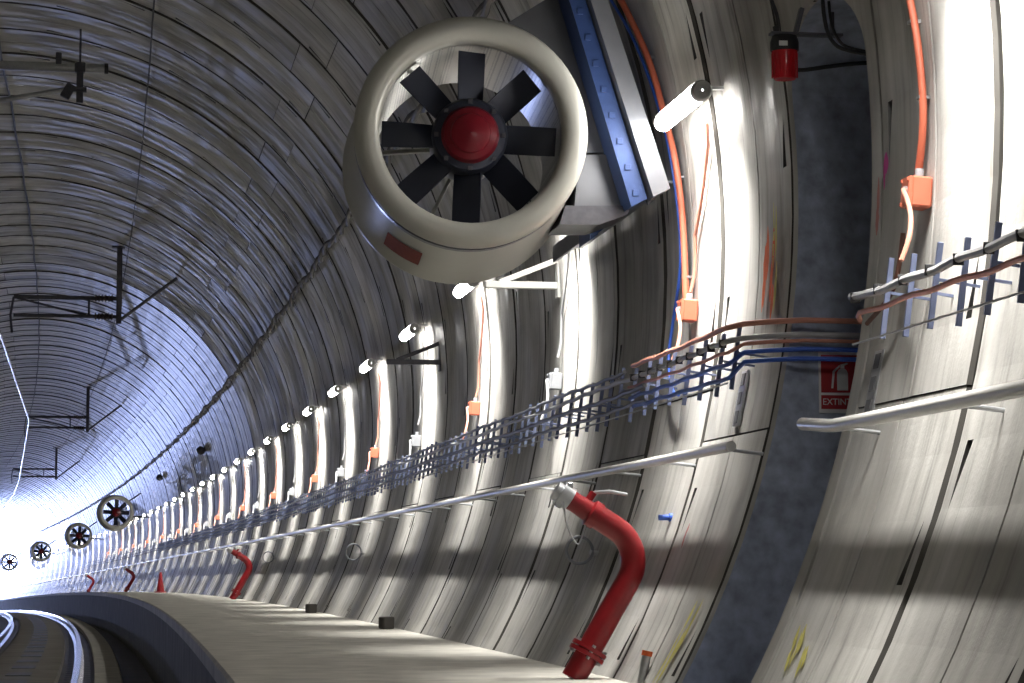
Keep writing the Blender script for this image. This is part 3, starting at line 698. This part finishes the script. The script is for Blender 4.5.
# ------------------------------------------------------------------ red fire standpipes
def uwl(s, pts): return [(s, *uw_at(x, y, s)) for x, y in pts]
def standpipe(lab, s, scale=1.0):
    u0 = 3.475; t = thing('standpipe', lab, 'standpipe', s, u0, WK, 'red fire standpipes')
    c = [(0, 0, 0), (0.07, 0, 0.12), (0.19, 0, 0.33), (0.265, 0, 0.46), (0.285, 0, 0.53), (0.275, 0, 0.60), (0.235, 0, 0.665), (0.165, 0.0, 0.715), (0.10, 0, 0.755)]
    part(t, 'pipe', MB().tube(smooth_pts(c, 5), 0.058, 20), REDP)
    d = Vector((-0.80, 0, 0.50)).normalized(); p = Vector((0.10, 0, 0.755))
    part(t, 'neck', MB().tube([p - d * 0.02, p + d * 0.02, p + d * 0.03, p + d * 0.10, p + d * 0.16], [0.066, 0.066, 0.05, 0.046, 0.05], 20), REDP)
    cp = part(t, 'hose_coupling', MB().tube([p + d * 0.13, p + d * 0.15, p + d * 0.15, p + d * 0.19, p + d * 0.19, p + d * 0.215], [0.055, 0.055, 0.062, 0.062, 0.045, 0.045], 18), STEEL, True, 'silver hose coupling with cap')
    lug = MB()
    for k in range(3):
        a = Vector((0, 1, 0)) * math.cos(k * 2.09) + d.cross(Vector((0, 1, 0))) * math.sin(k * 2.09); part(cp, 'lug', MB().box(p + d * 0.17 + a * 0.06, (0.026, 0.026, 0.026)), STEEL, False)
    v = MB().tube([p + d * 0.06, p + d * 0.06 + Vector((0.05, 0, 0.07))], 0.018, 10); part(t, 'valve_stem', v, REDP)
    lv = MB().tube([p + d * 0.06 + Vector((0.05, 0, 0.07)), p + d * 0.06 + Vector((0.12, -0.03, 0.075)), p + d * 0.06 + Vector((0.2, -0.05, 0.06))], 0.008, 8); part(t, 'valve_lever', lv, STEEL)
    fd = Vector((0.5, 0, 0.86)).normalized(); f = Vector((0.07, 0, 0.125))
    fl = MB().tube([f - fd * 0.022, f - fd * 0.003, f - fd * 0.003, f + fd * 0.003, f + fd * 0.003, f + fd * 0.022], [0.088, 0.088, 0.07, 0.07, 0.088, 0.088], 22); part(t, 'flange', fl, REDP)
    bt = MB()
    for k in range(6):
        a = Vector((0, 1, 0)) * math.cos(k * 1.047) + fd.cross(Vector((0, 1, 0))) * math.sin(k * 1.047); bt.tube([f + a * 0.078 - fd * 0.035, f + a * 0.078 + fd * 0.035], 0.009, 6)
    part(t, 'flange_bolts', bt, STEEL)
    ch = MB().tube(smooth_pts([tuple(p + d * 0.18 + Vector((0, -0.05, -0.03))), tuple(p + d * 0.16 + Vector((0, -0.06, -0.14))), tuple(p + d * 0.1 + Vector((0, -0.06, -0.19))), tuple(p + d * 0.06 + Vector((0, -0.05, -0.08)))]), 0.004, 5); part(t, 'chain', ch, STEEL)
    return t
standpipe('large red fire standpipe bent towards the track in the foreground', 10.97)
standpipe('dark red fire standpipe further along the walkway', 41.5)
standpipe('tiny red fire standpipe far along the walkway, before the bend', 87)
standpipe('tiniest red fire standpipe near the glare', 112)

# ------------------------------------------------------------------ wall rings, stubs, small wall fixings
def wring(lab, s, th, rad):
    u, w = pol(th, R - rad - 0.03); t = thing('wall_ring', lab, 'ring', s, u, w, 'steel rings on the wall')
    part(t, 'ring', MB().tube([(rad * math.cos(a * math.pi / 14), 0.01 * math.sin(a * 0.4), rad * math.sin(a * math.pi / 14)) for a in range(28)], 0.0085, 8, True), RIBGREY)
    part(t, 'eye', MB().tube([(rad * 0.8, 0, -0.01), (rad + 0.05, 0, -0.02)], 0.014, 8), STEEL)
wring('steel ring hanging on the wall behind the foreground red standpipe', 12.72, -20.8, 0.072)
wring('dark steel ring on the lower wall between the two red standpipes', 25.6, -19.8, 0.085)
wring('small pale ring on the wall near the second red standpipe', 38.5, -19.4, 0.085)
bu, bw = uw_at(641, 686, 10.35); tu, tw = uw_at(647, 654, 10.35); cu_, cw_ = uw_at(648, 649, 10.35)
sp = thing('pipe_stub', 'short grey pipe stub with rust-orange top at the wall foot', 'pipe stub', 10.35, bu, bw)
part(sp, 'pipe', MB().tube([(0, 0, 0), (tu - bu, 0, tw - bw)], 0.020, 12), STEEL); part(sp, 'collar', MB().tube([(tu - bu, 0, tw - bw), (cu_ - bu, 0, cw_ - bw)], 0.024, 12), PORANGE)
def channel(lab, s, th):
    u, w = pol(th, R - 0.006); t = thing('slotted_channel', lab, 'channel', s, u, w, 'slotted steel channels'); t.rotation_euler = (0, -math.radians(th), 0)
    part(t, 'plate', MB().box((0, 0, 0), (0.014, 0.10, 0.25)), STEEL, False)
    for z in (-0.085, 0.0, 0.085): part(t, 'slot', MB().box((-0.008, 0, z), (0.004, 0.06, 0.055)), DGREYC, False)
channel('slotted steel channel on the wall right of the niche', 8.31, -12.2)
channel('slotted steel channel on the wall left of the niche', 10.32, -11.0)
pg = link('wall_peg', MB().lathe([(0.002, -0.05), (0.014, -0.048), (0.014, 0.0), (0.02, 0.002), (0.02, 0.02)], 12, (0, 0, 0), 'x').mesh('wall_peg', BLUEC, True)); pg.location = P(11.2, *pol(-18.2, R - 0.01)); tag(pg, 'small blue peg stuck in the lower wall', 'peg')

# ------------------------------------------------------------------ extinguisher sign in the niche
sg = thing('sign', 'red and white fire extinguisher sign reading EXTINTOR in the niche', 'sign', NS1 - 0.006, 4.395, -0.772)
SW, SH = 0.205, 0.258
part(sg, 'board', MB().box((0, 0.001, 0), (SW, 0.006, SH)), SIGNW, False)
part(sg, 'red_panel', MB().box((0, -0.003, 0.036), (SW - 0.018, 0.003, 0.158)), SIGNR, False)
part(sg, 'red_strip', MB().box((0, -0.003, -0.083), (SW - 0.018, 0.003, 0.058)), SIGNR, False)
pic = MB(); y0, y1 = -0.0065, -0.004
pic.prism([(-0.022, -0.030), (0.033, -0.030), (0.033, 0.055), (0.026, 0.070), (0.014, 0.078), (-0.003, 0.078), (-0.015, 0.070), (-0.022, 0.055)], y0, y1)
pic.prism([(-0.004, 0.080), (0.015, 0.080), (0.015, 0.092), (0.033, 0.100), (0.030, 0.106), (-0.004, 0.098)], y0, y1)
pic.prism([(-0.052, -0.020), (-0.042, -0.020), (-0.034, 0.060), (-0.006, 0.088), (-0.010, 0.095), (-0.044, 0.065)], y0, y1)
pic.v = [(x * 0.85 - 0.006, y, z * 0.85 - 0.008) for x, y, z in pic.v]
part(sg, 'pictogram', pic, SIGNW, False)
cu = bpy.data.curves.new('lettering', 'FONT'); cu.body = 'EXTINTOR'; cu.size = 0.046; cu.align_x = 'CENTER'; cu.align_y = 'CENTER'; cu.extrude = 0.0006; cu.space_character = 0.98
tmp = bpy.data.objects.new('lettering_tmp', cu); C.objects.link(tmp); bpy.context.view_layer.update()
tm = bpy.data.meshes.new_from_object(tmp.evaluated_get(bpy.context.evaluated_depsgraph_get())); bpy.data.objects.remove(tmp); tm.materials.clear(); tm.materials.append(SIGNW)
o = link('lettering', tm, sg); o.location = (0, -0.0055, -0.083); o.rotation_euler = (math.pi / 2, 0, 0)
xs = [v.co.x for v in tm.vertices]; k = 0.175 / (max(xs) - min(xs)); o.scale = (k, k * 1.05, 1)

# ------------------------------------------------------------------ red beacon over the niche
bu, bw = uw_at(785, 55, 9.3)
bc = thing('beacon_lamp', 'unlit red beacon lamp on a bracket over the niche', 'beacon', 9.3, bu, bw)
part(bc, 'lens', MB().lathe([(0.004, -0.092), (0.044, -0.092), (0.049, -0.085), (0.051, -0.02), (0.053, 0.02), (0.053, 0.028)], 28, (0, 0, 0), 'z'), REDLENS)
rb = MB()
for k in range(14):
    g = 2 * math.pi * k / 14; rb.box((0.051 * math.cos(g), 0.051 * math.sin(g), -0.035), (0.006, 0.006, 0.10), Matrix.Rotation(g, 3, 'Z'))
part(bc, 'lens_ribs', rb, REDLENS, False)
bb = part(bc, 'base', MB().lathe([(0.054, 0.022), (0.058, 0.026), (0.058, 0.06), (0.050, 0.085), (0.004, 0.088)], 28, (0, 0, 0), 'z'), BLACK)
part(bb, 'type_label', MB().box((-0.02, -0.056, 0.045), (0.035, 0.004, 0.02)), SIGNW, False)
part(bc, 'bracket', MB().box((0.09, 0, 0.095), (0.30, 0.05, 0.01)).box((0.06, 0, 0.15), (0.018, 0.03, 0.11), Matrix.Rotation(0.25, 3, 'Y')).box((0.20, 0, 0.14), (0.012, 0.03, 0.10)), DSTEEL, False)
part(bc, 'gland', MB().tube([(-0.03, 0, 0.09), (-0.035, 0, 0.125)], 0.014, 10), BLACK)
pathtube('cable', 'black cable dropping to the red beacon', 'cable', smooth_pts(uwl(9.32, [(765, -60), (770, -10), (777, 12), (780, 30)])), 0.008, BLACK)
pathtube('cable', 'outer black cable looping down at the niche arch', 'cable', smooth_pts([(9.1, *uw_at(822, -40, 9.1)), (9.05, *uw_at(824, 10, 9.05)), (9.0, *uw_at(832, 38, 9.0)), (8.9, *uw_at(848, 52, 8.95)), (8.85, 4.45, 0.42)]), 0.008, BLACK)
pathtube('cable', 'inner black cable looping down at the niche arch', 'cable', smooth_pts([(9.2, *uw_at(828, -40, 9.2)), (9.15, *uw_at(830, 10, 9.15)), (9.1, *uw_at(838, 36, 9.1)), (9.0, *uw_at(852, 50, 9.05)), (8.95, 4.5, 0.45)]), 0.006, BLACK)
pathtube('cable', 'black cable crossing the niche behind the red beacon', 'cable', smooth_pts(uwl(9.6, [(782, 64), (800, 68), (825, 65), (850, 62), (880, 60)])), 0.009, BLACK)

# ------------------------------------------------------------------ cables along the ceiling
def twist(lab, th, r, s0, s1, mat):
    pts = []
    t = thing('cable_bundle', lab, 'cable', s0, *pol(th, r)); bpy.context.view_layer.update(); inv = t.matrix_world.inverted()
    for ph in (0, math.pi):
        mb = MB(); pts = []; s = s0
        while s < s1:
            rr = 0.022; a = s * 5.0 + ph; sag = 0.045 * math.sin(s * 1.7) + 0.02 * math.sin(s * 4.1)
            u, w = pol(th + sag * 6, r); pts.append(P(s, u + rr * math.cos(a), w + rr * math.sin(a))); s += 0.16 if s < 60 else 0.5
        o = link('strand', mb.tube(pts, 0.024, 6).mesh('strand', mat, True), t); o.matrix_parent_inverse = inv
twist('dark twisted cable bundle along the upper right of the lining', 28.8, 4.13, 12.0, 150, TWIST)
def longline(lab, th, r, s0, s1, rad, mat, wob=0.0):
    return pathtube('cable', lab, 'cable', [(s0 + (s1 - s0) * i / 120, *pol(th + wob * math.sin(i * 1.3), r)) for i in range(121)], rad, mat, 'ceiling cables', 6)
longline('thin black wire along the ceiling right of the crown', 67, 4.15, 14, 120, 0.009, BLACK, 0.05)
longline('dark conduit along the crown of the ceiling', 90, 4.17, 14, 120, 0.013, BLACK, 0.12)

# ------------------------------------------------------------------ overhead line supports and contact wire
INS = plain('insulator_brown', (0.06, 0.045, 0.04), 0.3, 0, 0.2, 10)
def cantilever(lab, s, u, wtop, wa, wb, ulen, brace, grp='overhead line supports'):
    t = thing('overhead_support', lab, 'overhead support', s, u, wtop, grp)
    part(t, 'mast', MB().box((0, 0, (wb - 0.12 - wtop) / 2), (0.09, 0.09, wtop - wb + 0.12)).box((0, 0, -0.02), (0.26, 0.2, 0.03)), DSTEEL, False)
    for w, rr in ((wa, 0.035), (wb, 0.03)):
        part(t, 'tube', MB().tube([(-0.02, 0, w - wtop), (-ulen, 0, w - wtop)], rr, 12), DSTEEL)
        ins = MB(); prof = []
        for k in range(6): prof += [(0.04, 0.10 + k * 0.055), (0.075, 0.115 + k * 0.055), (0.04, 0.13 + k * 0.055)]
        part(t, 'insulator', ins.lathe(prof, 14, (0, 0, 0), 'x').mesh and MB().lathe([(r, -y) for r, y in prof], 14, (0, 0, w - wtop), 'x'), INS)
    part(t, 'drop_rod', MB().tube([(-0.5, 0, wa - wtop), (-0.5, 0, wb - wtop)], 0.018, 8), DSTEEL)
    part(t, 'stay_tube', MB().tube([(-0.55, 0, wb - wtop + 0.02), (-ulen + 0.05, 0, wa - wtop - 0.02)], 0.018, 8), DSTEEL)
    part(t, 'steady_arm', MB().tube([(-ulen, 0, wa - wtop), (-ulen - 0.05, 0, wb - wtop), (-ulen - 0.02, 0, wb - wtop - 0.3)], 0.02, 8), DSTEEL)
    if brace: part(t, 'brace', MB().tube([(0.03, 0, wb - wtop - 0.05), (brace[0], 0, brace[1] - wtop)], 0.028, 8), DSTEEL)
    return t
cantilever('dark overhead line support with insulators hanging from the ceiling', 41.0, 1.48, 3.93, 3.03, 2.72, 1.75, (2.45 - 1.48, 3.40))
cantilever('smaller overhead line support further down the tunnel', 71.0, 1.48, 3.93, 3.03, 2.72, 1.75, (2.45 - 1.48, 3.40))
cantilever('tiny overhead line support far down the tunnel', 101.0, 1.48, 3.93, 3.03, 2.72, 1.75, (2.45 - 1.48, 3.40))
t = thing('overhead_support', 'nearest overhead line arm at the top left, grey tube with black end cap', 'overhead support', 25.0, 0.90, 4.00, 'overhead line supports')
part(t, 'tube', MB().tube([(-1.6, 0, -0.37), (0.25, 0, -0.37)], 0.048, 14), STEEL)
part(t, 'end_cap', MB().tube([(0.25, 0, -0.37), (0.29, 0, -0.37)], 0.055, 14), BLACK)
part(t, 'hanger', MB().box((0, 0, -0.17), (0.022, 0.03, 0.42)).box((0, 0, -0.37), (0.11, 0.11, 0.10)).box((0, 0, -0.56), (0.07, 0.05, 0.36)).box((-0.22, 0, -0.30), (0.06, 0.08, 0.16)), DSTEEL, False)
part(t, 'clamp', MB().box((-0.12, 0, -0.62), (0.10, 0.06, 0.16), Matrix.Rotation(0.5, 3, 'Y')).box((0, 0, -0.60), (0.14, 0.07, 0.05)), DSTEEL, False)
part(t, 'stay_tube', MB().tube([(-0.12, 0, -0.6), (-1.6, 0, -0.9)], 0.028, 10), STEEL)
cw = [(30, -0.60, 2.42), (40.5, -0.47, 2.36), (60, -0.20, 2.18), (90, -0.26, 2.04), (101, -0.2, 2.0), (120, -0.27, 1.9), (150, -0.2, 1.9)]
o = pathtube('contact_wire', 'bright overhead contact wire zigzagging down the tunnel', 'wire', [(s, u, w) for s, u, w in [(14, -0.5, 2.4)] + cw], 0.022, RAILTOP)

# small round fittings on the far lining
for lab, s, th in (('small dark bell fitting on the lining above the far lamps', 58, 19.5), ('second dark bell fitting on the lining, lower and further', 75, 21)):
    u, w = pol(th, R - 0.1); t = thing('wall_bell', lab, 'fitting', s, u, w, 'dark bell fittings'); t.scale = (0.7, 0.7, 0.7)
    part(t, 'dome', MB().lathe([(0.002, -0.1), (0.08, -0.09), (0.14, -0.03), (0.15, 0.02), (0.10, 0.05)], 18), DSTEEL); part(t, 'arm', MB().box((0.06, 0, 0), (0.12, 0.06, 0.06)), DSTEEL, False)
cn = thing('safety_cone', 'small red cone standing on the far walkway', 'cone', 67, 3.42, WK)
part(cn, 'cone', MB().lathe([(0.17, 0.0), (0.17, 0.03), (0.11, 0.035), (0.03, 0.55), (0.02, 0.56)], 20, (0, 0, 0), 'z'), REDP)

for lab, s, u in (('small dark stone block at the wall foot, the nearer of two', 19.9, 3.56), ('small dark stone block at the wall foot, the farther of two', 27.3, 3.54)):
    mb = MB().box((0, 0, 0.05), (0.10, 0.12, 0.10), Matrix.Rotation(0.3, 3, 'Z')); o = link('stone_block', mb.mesh('stone_block', DITCHM)); o.location = P(s, u, WK); tag(o, lab, 'stone', 'stone blocks at the wall foot')

# ------------------------------------------------------------------ paint marks on the wall
def mark(nm, lab, s, th, w, h, mat, n=6, slant=0.0, rr=0.004, fat=1.0):
    mb = MB()
    for k in range(n):
        a = s + random.uniform(-w, w) / 2; c = th + random.uniform(-h, h) / 2; l = random.uniform(0.25, 0.5) * h; d = random.uniform(0.008, 0.022) * fat
        m = 5; b = len(mb.v)
        for i in range(m + 1):
            tt = c - l + 2 * l * i / m; f = d * math.sin(math.pi * (i + 0.4) / (m + 0.8)); off = slant * (tt - th) + random.uniform(-0.004, 0.004)
            for q in (-f, f): mb.v.append(tuple(P(a + off + q, *pol(tt, R - rr))))
        for i in range(m): mb.f.append((b + 2 * i, b + 2 * i + 1, b + 2 * i + 3, b + 2 * i + 2))
    o = link(nm, mb.mesh(nm, mat), wall_right); o['label'] = lab
mark('paint_mark', 'orange spray strokes beside the niche', 10.06, -3.7, 0.20, 4.0, PORANGE, 11, 0, 0.014, 1.25)
mark('paint_mark', 'yellow spray strokes beside the niche', 9.95, -2.8, 0.10, 4.5, PYELLOW, 4, 0, 0.014)
mark('paint_mark', 'magenta spray dab right of the niche', 8.42, -1.4, 0.03, 1.6, PMAGENTA, 4, 0, 0.014, 1.2)
mark('paint_mark', 'pink chalk line right of the niche', 8.50, -3.6, 0.02, 2.6, PPINK, 2, 0, 0.012)
mark('paint_mark', 'yellow chalk scrawl on the lower wall left of the niche', 10.0, -26.3, 0.12, 3.4, PYELLOW, 9, -0.02, 0.012)
mark('paint_mark', 'yellow chalk scrawl on the lower wall right of the niche', 8.15, -25.8, 0.25, 1.6, PYELLOW, 9, 0.03, 0.012)
mark('paint_mark', 'pink chalk smear on the lower wall', 10.72, -19.6, 0.06, 1.2, PPINK, 4, 0, 0.012)

# ------------------------------------------------------------------ approaching train far round the bend
ts = 198.0
t = thing('train', 'approaching train with glaring blue-white headlights at the far bend', 'train', ts, 0.16, -2.9)
part(t, 'body', MB().prism([(-1.25, 0.35), (1.25, 0.35), (1.4, 0.9), (1.4, 2.6), (1.1, 3.5), (0.5, 3.75), (-0.5, 3.75), (-1.1, 3.5), (-1.4, 2.6), (-1.4, 0.9)], 0.0, 18.0), TRAINM, False)
part(t, 'windscreen', MB().prism([(-1.1, 1.9), (1.1, 1.9), (0.9, 3.0), (-0.9, 3.0)], -0.03, 0.01), GLASSD, False)
for x, z in ((-0.95, 1.2), (0.95, 1.2), (0.0, 3.3)):
    h = part(t, 'headlight', MB().lathe([(0.002, -0.09), (0.10, -0.08), (0.15, -0.04), (0.16, 0.0)], 20, (x, 0, z)), HEADL)
    sl = bpy.data.lights.new('headlight_beam', 'SPOT'); sl.energy = TRAIN_W; sl.color = (0.42, 0.52, 1.0); sl.spot_size = math.radians(75); sl.spot_blend = 0.6; sl.shadow_soft_size = 0.12
    so = bpy.data.objects.new('headlight_beam', sl); C.objects.link(so); so.parent = t; so.location = (x, -0.25, z); so.rotation_euler = (math.radians(-90 - 2), 0, 0)
part(t, 'coupler', MB().box((0, -0.2, 0.75), (0.3, 0.4, 0.25)), DSTEEL, False)
